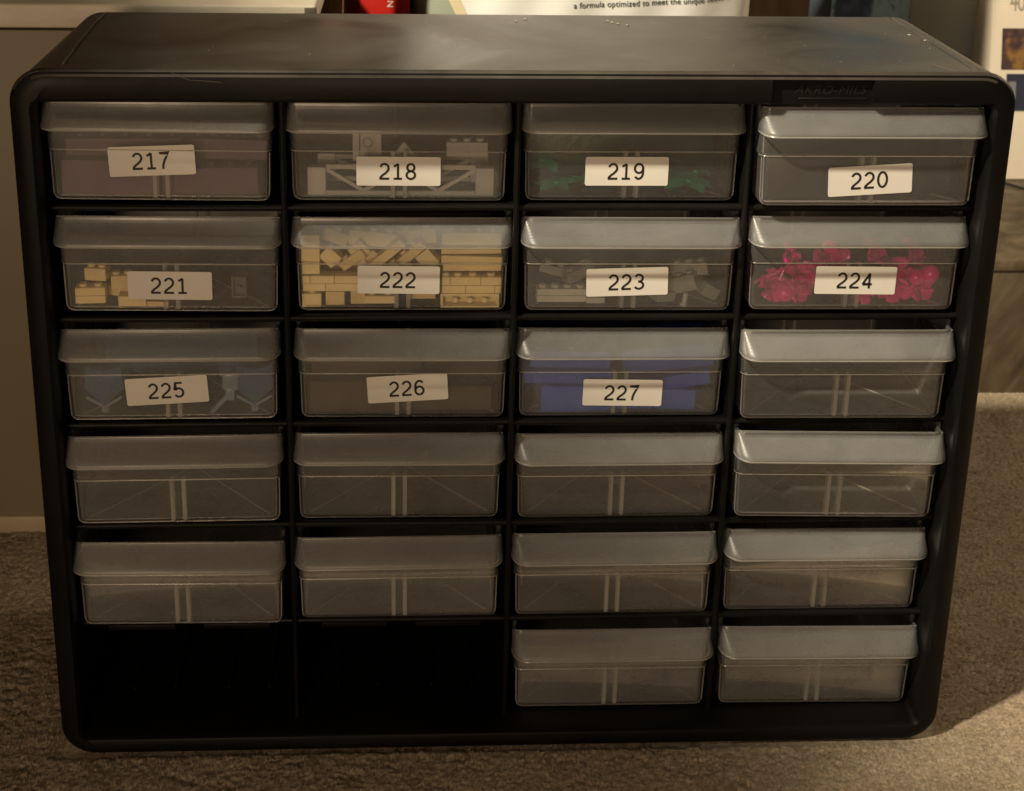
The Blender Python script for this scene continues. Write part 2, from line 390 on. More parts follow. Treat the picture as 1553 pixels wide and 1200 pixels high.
def arcp(cx, cy, rx, ry, a0, a1, n=14):
    return [(cx+rx*math.cos(math.radians(a0+(a1-a0)*i/n)), cy+ry*math.sin(math.radians(a0+(a1-a0)*i/n))) for i in range(n+1)]
DIG = {'0': [(arcp(.33, .5, .255, .445, 0, 360, 36), True)],
 '1': [([(.10, .80), (.20, .845), (.28, .895), (.345, .96)], False), ([(.345, .96), (.345, .05)], False), ([(.09, .05), (.58, .05)], False)],
 '2': [(arcp(.325, .69, .235, .255, 165, 0, 14) + [(.55, .60), (.49, .50), (.36, .37), (.20, .25), (.10, .14), (.075, .05)], False), ([(.03, .05), (.60, .05)], False)],
 '3': [(arcp(.315, .72, .225, .225, 155, -60, 14)[:-1] + [(.42, .53), (.27, .51)], False), ([(.27, .51)] + arcp(.315, .275, .26, .225, 78, -155, 16), False)],
 '4': [([(.45, 0), (.45, .96)], False), ([(.45, .95), (.07, .30), (.07, .27), (.62, .27)], False)],
 '5': [([(.54, .95), (.15, .95), (.11, .50)] + arcp(.315, .325, .255, .275, 140, -150, 20), False)],
 '6': [(arcp(.335, .31, .245, .265, 0, 360, 28), True), ([(.10, .33), (.095, .50)] + arcp(.35, .58, .255, .37, 180, 40, 12), False)],
 '7': [([(.06, .94), (.59, .94), (.44, .70), (.32, .45), (.25, .22), (.23, 0)], False)],
 '8': [(arcp(.33, .735, .205, .215, 0, 360, 28), True), (arcp(.33, .275, .245, .235, 0, 360, 28), True)],
 '9': [(arcp(.325, .68, .245, .27, 0, 360, 28), True), ([(.57, .68), (.57, .50)] + arcp(.315, .42, .255, .37, 0, -140, 12), False)]}
def number_bm(s, H=9.0, adv=6.85, wd=1.24):
    bm = bmesh.new(); x0 = -(len(s)*adv)/2
    for ci, ch in enumerate(s):
        for st, closed in DIG[ch]:
            P = [Vector((x0+ci*adv+p_[0]*H, 0, (p_[1]-.5)*H)) for p_ in st]
            if closed: P = P[:-1]
            n = len(P); L, R_ = [], []
            for i in range(n):
                a = P[(i-1) % n] if closed or i else P[0]; b_ = P[(i+1) % n] if closed or i < n-1 else P[-1]
                t = (b_-a).normalized(); nn = Vector((-t.z, 0, t.x))
                e1 = (P[i]-a).normalized() if (P[i]-a).length > 1e-6 else t; e2 = (b_-P[i]).normalized() if (b_-P[i]).length > 1e-6 else t
                k = 1/max(.55, math.sqrt(max(.01, (1+e1.dot(e2))/2)))
                L.append(bm.verts.new(P[i]+nn*wd/2*k)); R_.append(bm.verts.new(P[i]-nn*wd/2*k))
            for i in range(n if closed else n-1):
                j = (i+1) % n; bm.faces.new((L[i], R_[i], R_[j], L[j]))
    return bm
# ---------------------------------------------------------------- drawers
def plan(hw, y0, y1, r, z, n=5):
    P = []
    for cx, cy, a0 in ((hw-r, y0+r, 270), (hw-r, y1-r, 0), (-hw+r, y1-r, 90), (-hw+r, y0+r, 180)):
        for i in range(n+1):
            t = math.radians(a0+90*i/n); P.append((cx+r*math.cos(t), cy+r*math.sin(t), z))
    return P
YB = 124
def drawer_box():
    bm = bmesh.new()
    # outside: z, halfwidth, front y
    o_ = [(0, 51.9, 5.6, 2), (.35, 53.6, 3.9, 3), (1.2, 54.9, 2.9, 3.6), (2.6, 55.5, 2.45, 4), (26.6, 55.95, 2.3, 4), (27.0, 56.1, 2.2, 4), (27.25, 56.8, 1.7, 4.2), (27.6, 56.9, 1.6, 4.2), (52.8, 57.4, 1.5, 4.4), (53.3, 57.2, 1.7, 4.4)]
    i_ = [(53.3, 56.4, 2.6, 3.6), (52.8, 56.2, 2.7, 3.5), (28.2, 55.7, 2.9, 3.2), (27.0, 54.9, 3.4, 3), (2.8, 54.3, 3.6, 3), (1.5, 53.2, 4.6, 2.6), (1.2, 51.8, 6.0, 2)]
    rings = [plan(h, y, YB-(56.9-h)*.5, r, z) for z, h, y, r in o_] + [plan(h, y, YB-1.2-(56.9-h)*.5, r, z) for z, h, y, r in i_]
    loft(bm, rings, True, True, True)
    return bm
def handle_curve(hw, y0, yb, r, z, n=7):
    P = [(hw, yb, z)]
    for i in range(n+1):
        t = math.radians(-90*i/n); P.append((hw-r+r*math.cos(t), y0+r*1.15+r*1.15*math.sin(t), z))
    P.append((0, y0, z))
    for i in range(n+1):
        t = math.radians(-90-90*i/n); P.append((-hw+r+r*math.cos(t), y0+r*1.15+r*1.15*math.sin(t), z))
    P.append((-hw, yb, z)); return P
HP = [(40.4, -9.7, 58.9, 9.2), (41.4, -9.65, 58.95, 9.2), (42.3, -9.1, 58.95, 9.0), (43.6, -7.7, 58.9, 8.4), (46.0, -4.8, 58.8, 7.0), (49.0, -1.1, 58.7, 5.0), (51.6, 1.4, 58.5, 3.4), (52.5, 2.4, 58.2, 2.4), (52.8, 3.5, 57.8, 1.6)]
def handle():
    bm = bmesh.new()
    outer = [handle_curve(h, y, max(y+4.5, 3.6), r, z+(0 if z > 40 else 0)) for z, y, h, r in HP]
    inner = [handle_curve(h-1.1, y+1.0, max(y+4.6, 3.7), max(r-.8, .6), z-(.0 if z < 50 else .9)) for z, y, h, r in HP]
    rings = outer + inner[::-1]
    loft(bm, rings + [rings[0]], False)
    bmesh.ops.remove_doubles(bm, verts=bm.verts[:], dist=.001)
    return bm
def rim():
    bm = bmesh.new(); c = handle_curve(58.9-.3, -9.7+.3, 2.0, 9.1, 40.3)
    c = [(x, y, z+(.5 if y > -4 else 0)*min(1, (y+4)/3)) for x, y, z in c]
    tube(bm, c, .52, 6); return bm
def step_line():
    bm = bmesh.new(); c = [(56.3, 10, 27.3)] + [(56.75-4.2+4.2*math.cos(t), 1.75+4.2+4.2*math.sin(t), 27.3) for t in np.linspace(0, -math.pi/2, 6)]
    c += [(-x, y, z) for x, y, z in c[::-1]]
    tube(bm, c, .33, 6); return bm
def base_line():
    bm = bmesh.new()
    c = [(55.75, 4.6, 26), (55.3, 4.6, 4.5), (54.9, 4.4, 2.6), (53.9, 4.2, 1.2), (52.3, 4.2, .5), (50, 4.2, .35)]
    c += [(-x, y, z) for x, y, z in c[::-1]]
    tube(bm, c, .34, 6); return bm
def top_line():
    bm = bmesh.new(); tube(bm, [(-57.4, 3.6, 52.9), (-40, 3.3, 52.9), (40, 3.3, 52.9), (57.4, 3.6, 52.9)], .35, 6); return bm
def slot_rib(x):
    bm = bmesh.new(); add_box(bm, x-1.15, x+1.15, 3.3, 7.6, 1.3, 26.6, .3, 1); return bm
def back_rib(x):
    bm = bmesh.new(); add_box(bm, x-.8, x+.8, YB-3.6, YB-1.3, 1.3, 52, .3, 1); return bm
def floor_ribs():
    bm = bmesh.new()
    for s in (-1, 1):
        for t in (-1,):
            a = Vector((s*50, 64+t*56, 1.5)); b = Vector((s*2, 64, 1.5))
            tube(bm, [a, b], .45, 5)
        tube(bm, [(s*53.6, 6, 1.6), (s*53.4, 70, 1.6)], .5, 5)
    return bm
def back_tab():
    bm = bmesh.new(); add_box(bm, -8, 8, YB-2.6, YB-1.4, 50, 58.0, .4, 1); return bm
def side_rail(s):
    bm = bmesh.new(); add_box(bm, s*57.0-1.2, s*57.0+1.2, 9, YB-4, 45.0, 57.0, .5, 1); return bm
PARTS = [('box', drawer_box(), M_box), ('handle', handle(), M_handle), ('rim', rim(), M_edge), ('step_ledge', step_line(), M_line),
         ('edge_line', base_line(), M_line), ('top_edge', top_line(), M_line), ('divider_rib', slot_rib(-3.2), M_rib), ('divider_rib', slot_rib(3.2), M_rib),
         ('back_rib', back_rib(-3.4), M_line), ('back_rib', back_rib(3.4), M_line), ('floor_rib', floor_ribs(), M_line), ('back_tab', back_tab(), M_handle),
         ('side_rail', side_rail(-1), M_box), ('side_rail', side_rail(1), M_box)]
PM = []
for nme, bm, mt in PARTS:
    o = mesh_obj(nme, bm, mt, angle=30)
    if nme == 'box':      # cloudier behind the front wall: glow of lit interiors put into the plastic
        o.data.materials.append(M_inner)
        for f in o.data.polygons:
            if f.center.y > .008: f.material_index = 1
    PM.append((nme, o.data)); bpy.data.objects.remove(o)
# row, col: (dx, dy, dz, yaw, roll, pitch in degrees)
POSE = {(1,1):(-2.0,-1.4,1.7,-.27,.44,-.4),(1,2):(-.6,6.3,-.5,-.29,.21,-.05),(1,3):(.1,5.1,-.3,.11,.11,-.2),(1,4):(.8,-11.6,2.2,-.33,-.09,-.35),
(2,1):(-.1,-.5,2.0,-.08,.4,-.27),(2,2):(.7,7.0,-.8,.05,.19,-.11),(2,3):(1.0,.7,1.1,.05,.26,-.27),(2,4):(1.4,-2.5,2.3,-.09,.18,-.39),
(3,1):(-1.7,-1.7,1.7,-.12,-.25,-.28),(3,2):(1.1,4.4,-.2,-.05,.28,.36),(3,3):(-.1,5.1,-.7,.06,.21,.22),(3,4):(1.2,-4.6,1.3,-.42,.08,.01),
(4,1):(-2.0,-3.6,1.5,.21,-.32,-.7),(4,2):(-1.0,3.8,-.6,-.1,.21,-.08),(4,3):(.4,3.5,-.8,.16,.1,.35),(4,4):(2.0,-7.1,2.6,-.88,.54,-.75),
(5,1):(-1.9,-3.9,.3,-.32,.15,.29),(5,2):(-1.3,.2,-.9,.18,-.1,-.08),(5,3):(.3,-.2,-.2,.06,.06,-.26),(5,4):(.8,1.0,.3,-.02,.22,-.31),
(6,3):(1.6,.7,-.2,.16,.27,.48),(6,4):(2.0,-.6,.8,-.32,.43,.58)}
NUM = {(1,1):('217',-4.1,21.6,2.6),(1,2):('218',-.2,16.5,0),(1,3):('219',-2.4,16.6,0),(1,4):('220',1.4,14.4,3.5),(2,1):('221',-.4,15.1,-.4),
(2,2):('222',-2,18.1,-.6),(2,3):('223',-.9,17,1.8),(2,4):('224',1,17.4,-.5),(3,1):('225',-2.9,17.9,3),(3,2):('226',2.5,18.3,3.5),(3,3):('227',1.3,14.7,-.8)}
DLAB = {(1,1):'clear drawer labelled 217 holding dark purplish pieces, top left of the cabinet',
(1,2):'clear drawer labelled 218 with grey lattice pieces inside',(1,3):'clear drawer labelled 219 with dark green leaf pieces inside',
(1,4):'clear drawer labelled 220 at the top right, pulled slightly forward',(2,1):'clear drawer labelled 221 with a few tan bricks on its left',
(2,2):'clear drawer labelled 222 packed full of tan bricks',(2,3):'clear drawer labelled 223 with grey bricks inside',
(2,4):'clear drawer labelled 224 holding magenta flower pieces',(3,1):'clear drawer labelled 225 holding pale blue pieces',
(3,2):'clear drawer labelled 226 holding dim brown pieces',(3,3):'clear drawer labelled 227 holding dark blue bricks',
(3,4):'brightest empty drawer, to the right of drawer 227 and under drawer 224',(4,1):'empty unlabelled clear drawer directly under drawer 225, sitting askew',
(4,2):'empty unlabelled clear drawer directly under drawer 226',(4,3):'empty unlabelled clear drawer in the column of drawer 227, immediately below it',
(4,4):'empty unlabelled clear drawer, second below drawer 224 in the right column',(5,1):'empty unlabelled clear drawer just above the left empty bay',
(5,2):'empty unlabelled clear drawer just above the second empty bay',(5,3):'empty unlabelled clear drawer, second below drawer 227',
(5,4):'empty unlabelled clear drawer, third below drawer 224 in the right column',(6,3):'empty unlabelled clear drawer in the bottom row beside the empty bay',
(6,4):'empty unlabelled clear drawer in the bottom right corner of the cabinet'}
DR = {}
for (r, c), (dx, dy, dz, ya, ro, pi_) in POSE.items():
    e = Euler((math.radians(pi_), math.radians(ro), math.radians(ya)))
    base = Vector(((c-2.5)*DX+dx, DY+dy, Z0-r*DZ+3+dz)); piv = Vector((0, 80, 0))
    loc = base + piv - e.to_matrix() @ piv
    d = empty('plastic_drawer', loc, e); tag(d, DLAB[(r, c)], 'drawer', 'clear plastic drawers of the black cabinet')
    DR[(r, c)] = Matrix.LocRotScale(loc, e, None)
    for nme, me in PM:
        o = bpy.data.objects.new(nme, me); COL.objects.link(o); o.parent = d
    if (r, c) in NUM:
        s, x, z, a = NUM[(r, c)]
        M = Matrix.Translation((x, 2.15, z)) @ Matrix.Rotation(-math.radians(a), 4, 'Y')
        bm = bmesh.new(); W2, H2, R2 = 22.0, 7.9, 1.1
        P = []
        for sx, sz, a0 in ((1, 1, 0), (-1, 1, 90), (-1, -1, 180), (1, -1, 270)):
            for i in range(5):
                t = math.radians(a0+90*i/4); P.append((sx*(W2-R2)+R2*math.cos(t), sz*(H2-R2)+R2*math.sin(t)))
        loft(bm, [[M @ Vector((p_[0], -.08, p_[1])) for p_ in P], [M @ Vector((p_[0], .10, p_[1])) for p_ in P]], True, True, True)
        st = mesh_obj('number_sticker', bm, M_sticker, d, smooth=False)
        st['label'] = 'white paper sticker printed ' + s
        M2 = Matrix.Translation((x, 1.98, z)) @ Matrix.Rotation(-math.radians(a), 4, 'Y')
        bm = number_bm(s); bm.transform(M2); mesh_obj('printed_number', bm, M_ink, st, smooth=False)

# ---------------------------------------------------------------- toy pieces in the drawers
M_tan = solid('tan_brick', (.84, .70, .39), .3, .06)
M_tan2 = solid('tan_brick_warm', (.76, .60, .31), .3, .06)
M_greyb = solid('light_grey_brick', (.50, .50, .46), .32, .08)
M_dgrey = solid('dark_grey_brick', (.10, .10, .10), .35, .1)
M_blue = solid('blue_brick', (.03, .095, .50), .3, .08)
M_mag = solid('magenta_plastic', (.78, .006, .30), .2, .12, 90)
M_green = solid('dark_green_plastic', (.005, .42, .24), .3, .1)
M_pale = frosted('pale_translucent_blue', .62, (.42, .56, .68), .25)
M_dblue = frosted('translucent_slate_blue', .52, (.10, .27, .50), .3, gloss=.5)
M_brown = solid('brown_plastic', (.05, .03, .016), .4, .15)
M_purp = solid('purplish_plastic', (.06, .010, .048), .4, .2)
M_ltg = solid('grey_lattice_plastic', (.40, .385, .36), .4, .08)
def put(name, bm, mat, key, x, y, z, rot, label, cat, group=None, smooth=True):
    o = mesh_obj(name, bm, mat, None, smooth)
    M = DR[key] @ Matrix.Translation((x, y, z)) @ Euler([math.radians(v) for v in rot]).to_matrix().to_4x4()
    loc, q, _ = M.decompose(); o.location = loc*MM; o.rotation_euler = q.to_euler()
    return tag(o, label, cat, group)
def brick_bm(w, d, h, nx=0, ny=1, under=False, sr=2.1, sh=1.5):
    """brick with its base at z=0, centred in x and y; studs on top, or an open underside with tubes on its -Y face"""
    bm = bmesh.new()
    if under:
        t = 1.4
        add_box(bm, -w/2, w/2, -d/2+5.6, d/2, 0, h, .15, 1)
        add_box(bm, -w/2, w/2, -d/2, -d/2+5.6, 0, t, .12, 1); add_box(bm, -w/2, w/2, -d/2, -d/2+5.6, h-t, h, .12, 1)
        add_box(bm, -w/2, -w/2+t, -d/2, -d/2+5.6, t, h-t, .12, 1); add_box(bm, w/2-t, w/2, -d/2, -d/2+5.6, t, h-t, .12, 1)
        for i in range(nx-1): add_cyl(bm, (-w/2+(i+1)*w/nx, -d/2+3.1, h/2), 1.6, 5.2, 'Y', 12)
    else:
        add_box(bm, -w/2, w/2, -d/2, d/2, 0, h, .22, 1)
        for i in range(nx):
            for j in range(ny):
                add_cyl(bm, (-w/2+(i+.5)*w/nx, -d/2+(j+.5)*d/ny, h+sh/2), sr, sh, 'Z', 12)
    return bm
def brick(key, x0, x1, z0, z1, y=4.2, d=8, nx=0, ry=0, rz=0, mat=None, label='', group=None, under=False, rx=0, name='toy_brick', ny=1):
    return put(name, brick_bm(x1-x0, d, z1-z0, nx, ny, under), mat or M_tan, key, (x0+x1)/2, y+d/2, z0, (rx, ry, rz), label, 'toy brick', group)
G2 = 'tan bricks in drawer 222'; K = (2, 2)
def B2(*a, **k): k.setdefault('group', G2); return brick(K, *a, **k)
B2(20.6, 52.4, 1.3, 9.2, nx=4, under=True, label='tan brick lying with its hollow underside and three tubes showing, drawer 222')
B2(21.4, 34.0, 9.4, 13.8, y=4.6, label='tan plate over the hollow brick in drawer 222, left of its row')
B2(34.2, 49.8, 9.4, 13.8, y=4.6, label='tan plate over the hollow brick in drawer 222, middle of its row')
B2(50.0, 53.6, 9.4, 13.8, y=4.6, label='short tan plate end over the hollow brick, against the right wall of drawer 222')
B2(21.4, 25.6, 14.0, 18.6, y=4.6, nx=1, label='short studded tan plate beside sticker 222, second row up in the right stack')
B2(25.8, 42.2, 14.0, 18.6, y=4.6, nx=2, label='tan plate with two studs in the right stack of drawer 222')
B2(42.4, 53.6, 14.0, 18.6, y=4.6, nx=1, label='tan plate with one stud next to the right wall of drawer 222')
B2(21.8, 53.4, 21.2, 25.4, y=7.5, d=10, label='long tan tile lying above the studded row in drawer 222')
B2(20.8, 53.6, 26.0, 30.4, y=5.2, ry=1.6, label='long slightly tilted tan plate in the right stack under the handle of drawer 222')
B2(20.8, 53.0, 31.6, 35.6, y=6.0, ry=-.6, label='long tan plate behind the handle of drawer 222, right stack')
B2(21.2, 53.0, 36.2, 43.2, y=7.0, nx=4, label='topmost tan brick of the right stack in drawer 222')
B2(-53.8, -43.6, 1.6, 9.2, nx=1, label='small tan brick in the bottom left corner of drawer 222')
B2(-41.4, -31.2, 2.0, 9.8, y=6, nx=1, mat=M_tan2, label='small tan brick second from the bottom left corner of drawer 222')
B2(-28, -20, 1.4, 9.4, y=9, mat=M_tan2, label='dim tan brick under the left end of sticker 222')
B2(-20.5, -3.5, 3.2, 7.6, y=5, nx=2, rx=0, label='tan brick under sticker 222 left of the central rib')
B2(2.5, 18, 4.4, 8.4, y=9, mat=M_tan2, label='tan plate under sticker 222 right of the central rib')
B2(-53.8, -49.6, 15.2, 19.4, y=4.4, label='short tan plate end at the left wall of drawer 222')
B2(-49.4, -36.6, 15.2, 19.4, y=4.4, label='tan plate with a joint each side, upper of two rows left of sticker 222')
B2(-36.4, -14, 15.2, 19.4, y=4.4, label='tan plate running behind the left edge of sticker 222, upper row')
B2(-53.8, -41.4, 10.6, 15.0, y=4.6, label='tan plate in the lower of two rows at the left wall of drawer 222')
B2(-41.2, -14, 10.6, 15.0, y=4.6, label='long tan plate in the lower of two rows left of sticker 222')
B2(-14, 18, 10.8, 19.0, y=6, label='tan brick hidden behind sticker 222', mat=M_tan2)
for i, (z0, z1) in enumerate(((20.4, 27.6), (27.8, 35.0), (35.2, 42.6))):
    B2(-54.0, -44.2, z0, z1, y=4.6, ry=(-1, 1, 0)[i], label=('tan brick standing on the plate rows, lowest of the left column in drawer 222', 'tan brick in the middle of the left column of drawer 222', 'tan brick topping the left column behind the handle of drawer 222')[i])
def D2(x, z, w, h, ang, y, label, nx=0, mat=None, d=8):
    bm = brick_bm(w, d, h, nx); bmesh.ops.translate(bm, verts=bm.verts[:], vec=(0, 0, -h/2))
    return put('toy_brick', bm, mat or M_tan, K, x, y+d/2, z, (0, ang, random.uniform(-12, 12)), label, 'toy brick', G2)
D2(-38.5, 29.6, 9.5, 8.2, 43, 5.5, 'tan brick tipped on its corner beside the left column of drawer 222')
D2(-26.5, 27.0, 15, 5, -38, 8, 'slanting tan brick left of centre above sticker 222', 2, M_tan2)
D2(-23.5, 31.5, 9, 9, 50, 10, 'tan brick on its point left of centre behind the rim of drawer 222')
D2(-14, 25.4, 10, 8, 35, 12, 'dim tan brick deep behind the upper edge of sticker 222', 0, M_tan2)
D2(-9, 30.0, 24, 5, -41, 6, 'long tan bar slanting up to the right above the middle of sticker 222')
D2(2.5, 28.4, 24, 5.2, -43, 7.5, 'studded tan bar slanting beside its twin above sticker 222', 3, M_tan2)
D2(14.0, 27.5, 10, 9, 48, 7, 'tan brick tipped on its corner left of the tall right stack', 0)
D2(-16, 37, 26, 8, 6, 14, 'tan brick lying near the top of drawer 222, left of its middle', 3)
D2(8, 38, 22, 8, -8, 15, 'tan brick lying near the top of drawer 222, right of its middle', 2, M_tan2)
D2(-36, 38, 14, 7, 20, 14, 'tan brick near the top left behind the handle of drawer 222', 1, M_tan2)
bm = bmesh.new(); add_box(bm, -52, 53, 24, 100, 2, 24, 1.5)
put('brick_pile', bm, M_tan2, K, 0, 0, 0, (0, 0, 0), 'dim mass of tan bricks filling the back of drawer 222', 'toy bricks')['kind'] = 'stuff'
# 221
K = (2, 1); G1 = 'tan bricks in drawer 221'
def B1(*a, **k): k.setdefault('group', G1); return brick(K, *a, **k)
B1(-51, -35.4, 3.6, 7.8, y=5, nx=0, rz=4, mat=M_tan2, label='tan plate at the lower left of drawer 221, under its twin')
B1(-51, -35.4, 8.0, 12.4, y=5, nx=2, rz=4, mat=M_tan2, label='tan plate lying on its twin at the lower left of drawer 221')
B1(-46, -34.5, 15.0, 21.8, y=9, nx=2, rz=-8, mat=M_tan2, label='tan brick at the top of the small heap in drawer 221')
B1(-33, -21, 10.8, 18.2, y=8, nx=2, rz=12, mat=M_tan2, label='tan brick touching the upper left corner of sticker 221')
B1(-36, -20, 4.6, 10.2, y=13, nx=2, rz=-14, mat=M_tan2, label='dim tan brick in the middle of the heap left of sticker 221')
B1(-28.5, -14, 1.5, 8.0, y=4.6, nx=0, rz=3, mat=M_tan2, label='tan brick under the lower left corner of sticker 221')
B1(-14, -2, 1.5, 4.4, y=6, nx=0, rz=-2, mat=M_tan2, label='thin tan plate under the middle of sticker 221')
bm = bmesh.new()
for a_ in ((-4, -2.8, 0, 12), (2.8, 4, 0, 12), (-2.8, 2.8, 0, 1.3), (-2.8, 2.8, 10.7, 12)): add_box(bm, a_[0], a_[1], -1.2, 1.2, a_[2], a_[3], .2, 1)
add_box(bm, -4, 4, 1.2, 7, 0, 12, .2, 1); add_cyl(bm, (0, .2, 5.4), 1.5, 2, 'Y', 12)
put('window_brick', bm, M_dgrey, K, 35, 9, 6, (0, 0, 0), 'small dark grey hollow brick standing right of sticker 221', 'toy brick')
# 218: grey truss pieces
K = (1, 2)
def truss(w, h, bar=2.6, dd=2.4):
    bm = bmesh.new()
    add_box(bm, -w/2, -w/2+9.6, 0, 6, 0, 15.8, .3, 1); add_box(bm, w/2-9.6, w/2, 0, 6, 0, 15.8, .3, 1)
    add_box(bm, -w/2+9.6, w/2-9.6, 1.5, 1.5+dd, 0, bar, .2, 1); add_box(bm, -w/2+9.6, w/2-9.6, 1.5, 1.5+dd, h-bar, h, .2, 1)
    n = 4; L = (w-19.2)/n
    for i in range(n):
        xa = -w/2+9.6+i*L; xb = xa+L; za, zb = (h-bar, bar) if i % 2 == 0 else (bar, h-bar)
        ang = math.atan2(zb-za, xb-xa); ln = math.hypot(zb-za, xb-xa)
        add_box(bm, -ln/2, ln/2, 1.6, 1.6+dd-.2, -bar*.4, bar*.4, .15, 1, Matrix.Translation(((xa+xb)/2, 0, (za+zb)/2)) @ Matrix.Rotation(-ang, 4, 'Y'))
    return bm
put('lattice_girder', truss(98, 17), M_ltg, K, 1, 5.5, 1.5, (0, 0, 0), 'long grey lattice girder with square ends at the bottom of drawer 218', 'toy piece')
put('lattice_girder', truss(92, 15), M_ltg, K, 2, 26, 3, (0, 0, 0), 'second dimmer grey lattice girder lying behind the front one in drawer 218', 'toy piece')
bm = bmesh.new(); add_box(bm, -7.6, -4, 0, 6, 0, 16, .3, 1); add_box(bm, 4, 7.6, 0, 6, 0, 16, .3, 1); add_box(bm, -4, 4, 2, 6, 0, 16, .2, 1)
tube(bm, [(2.4*math.cos(t), 1.4, 9.5+2.4*math.sin(t)) for t in np.linspace(0, 2*math.pi, 17)], .7, 6); add_box(bm, -.7, .7, 1, 2.2, 2, 7.2, .1, 1)
put('keyhole_panel', bm, M_ltg, K, -17, 14, 18.5, (0, 0, 0), 'grey panel with a ring and slot standing behind the upper left of sticker 218', 'toy piece')
bm = bmesh.new()
pts = [(-10, 0), (0, 11.5), (10, 0), (6.4, 0), (0, 7.2), (-6.4, 0)]
loft(bm, [[(x, 0, z) for x, z in pts], [(x, 3, z) for x, z in pts]], True, True, True)
put('roof_arch', bm, M_ltg, K, 2.5, 12, 18, (0, 0, 0), 'grey peaked arch piece showing above sticker 218', 'toy piece')
bm = bmesh.new(); add_box(bm, -11, 11, 0, 8, 0, 8, .3, 1)
for i in (-1, 0, 1): add_cyl(bm, (i*7, 4, 8.8), 2.2, 1.6, 'Z', 12)
put('toy_brick', bm, M_ltg, K, 36, 14, 21, (0, 0, 0), 'light grey brick high at the right of drawer 218', 'toy brick')
# 219: green leaves
K = (1, 3)
def leafy(n, size, seed):
    rr = random.Random(seed); bm = bmesh.new()
    for i in range(n):
        a = 2*math.pi*i/n+rr.uniform(-.3, .3); L = size*rr.uniform(.7, 1.1); wd = size*.32; tilt = rr.uniform(.05, .5)
        rings = []
        for k in range(6):
            t = k/5; ww = wd*math.sin(math.pi*(t*.86+.07)); r_ = L*t
            z = r_*tilt - .35*r_*t
            c = Vector((r_*math.cos(a), r_*math.sin(a), z)); s = Vector((-math.sin(a), math.cos(a), 0))*ww
            rings.append([c-s+Vector((0, 0, .9)), c+Vector((0, 0, -.2)), c+s+Vector((0, 0, .9)), c+Vector((0, 0, .5))])
        loft(bm, rings, True, True, True)
    add_cyl(bm, (0, 0, .8), 1.6, 2.4, 'Z', 10); return bm
for (x, y, z, s, sc, rt, lb) in ((-38, 17, 5, 1, 11, (12, 0, 20), 'dark green leaf cluster at the lower left behind the front of drawer 219'), (-8, 34, 8, 8, 15, (8, 4, 30), 'dim green leaf cluster deep behind the middle of drawer 219'), (-44, 36, 12, 9, 14, (18, 4, 10), 'dim green leaf cluster at the back left of drawer 219'), (18, 44, 14, 11, 15, (16, -4, 60), 'dim green leaf cluster at the back right of drawer 219'),
 (-27, 23, 5.5, 2, 10, (-8, 10, 70), 'dark green leaf cluster partly behind the left end of sticker 219'),
        (34, 19, 5.5, 3, 14, (14, 4, 0), 'bright green spreading leaf cluster at the right of drawer 219'), (40, 30, 7, 4, 12, (-14, -6, 40), 'darker green leaf cluster behind the bright one in drawer 219'), (24, 24, 7, 5, 11, (10, 12, 10), 'green leaf cluster just right of sticker 219')):
    put('leaf_cluster', leafy(5, sc, s), M_green, K, x, y, z, rt, lb, 'toy leaves', 'green leaf clusters in drawer 219')
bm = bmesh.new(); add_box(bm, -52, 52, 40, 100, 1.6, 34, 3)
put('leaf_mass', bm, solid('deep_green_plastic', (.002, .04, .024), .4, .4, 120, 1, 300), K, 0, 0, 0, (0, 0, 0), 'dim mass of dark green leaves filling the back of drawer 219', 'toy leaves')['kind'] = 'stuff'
# 220
K = (1, 4)
bm = bmesh.new(); add_box(bm, -52, -2, 0, 70, 0, 25, 1.5); add_box(bm, -1, 50, 8, 70, 0, 21, 1.5)
put('dark_box_piece', bm, solid('blue_black_plastic', (.022, .022, .032), .4, .3), K, 0, 10, 1.6, (0, 0, 0), 'faint blue black blocky piece inside drawer 220', 'toy piece')
# 217, 226 dim fills
for K, mt, lab, tp in (((1, 1), M_purp, 'dim purplish brown plate behind the front of drawer 217', 30), ((3, 2), M_brown, 'dim brown plate behind the front of drawer 226', 34)):
    for i, (x0, x1, z0, z1, y, ry) in enumerate(((-52, -2, 1.4, 20, 7, 2), (0, 50, 1.4, 16, 9, -3), (-50, 10, 20.6, 30, 14, -2), (12, 52, 18, 29, 18, 3))):
        bm = brick_bm(x1-x0, 30, z1-z0, 5 if i else 0, 2)
        put('large_plate', bm, mt, K, (x0+x1)/2, y+15, z0, (0, ry*.6, ry), lab.replace('plate', ('plate at the lower left', 'plate at the lower right', 'plate lying across the upper left', 'plate at the upper right')[i]), 'toy piece', lab.split(' ')[1]+' plates in a labelled drawer')
# 223: greys
K = (2, 3); G3 = 'grey bricks in drawer 223'
def B3(*a, **k): k.setdefault('group', G3); k.setdefault('mat', M_greyb); return brick(K, *a, **k)
B3(-49, -22, 4.2, 7.8, y=5, d=8, label='long light grey plate at the bottom of the left stack in drawer 223')
B3(-49, -22, 8.0, 11.6, y=5, d=8, nx=4, label='long light grey studded plate on top of the left stack in drawer 223')
B3(-22, -12, 3.0, 6.4, y=6, d=8, label='light grey plate under the lower left of sticker 223')
M_g2 = solid('mid_grey_brick', (.27, .28, .25), .35, .1)
B3(-34, -16, 14, 20, y=14, rz=24, ry=-14, nx=2, mat=M_g2, label='mid grey brick tilted above the left stack in drawer 223')
B3(-46, -32, 15, 20, y=18, rz=-20, ry=10, mat=M_g2, nx=2, label='dim grey brick behind the left stack in drawer 223')
B3(20, 44, 6, 15, y=12, rz=-28, ry=-22, nx=4, mat=M_g2, ny=2, d=14, label='mid grey studded brick tilted at the right of sticker 223')
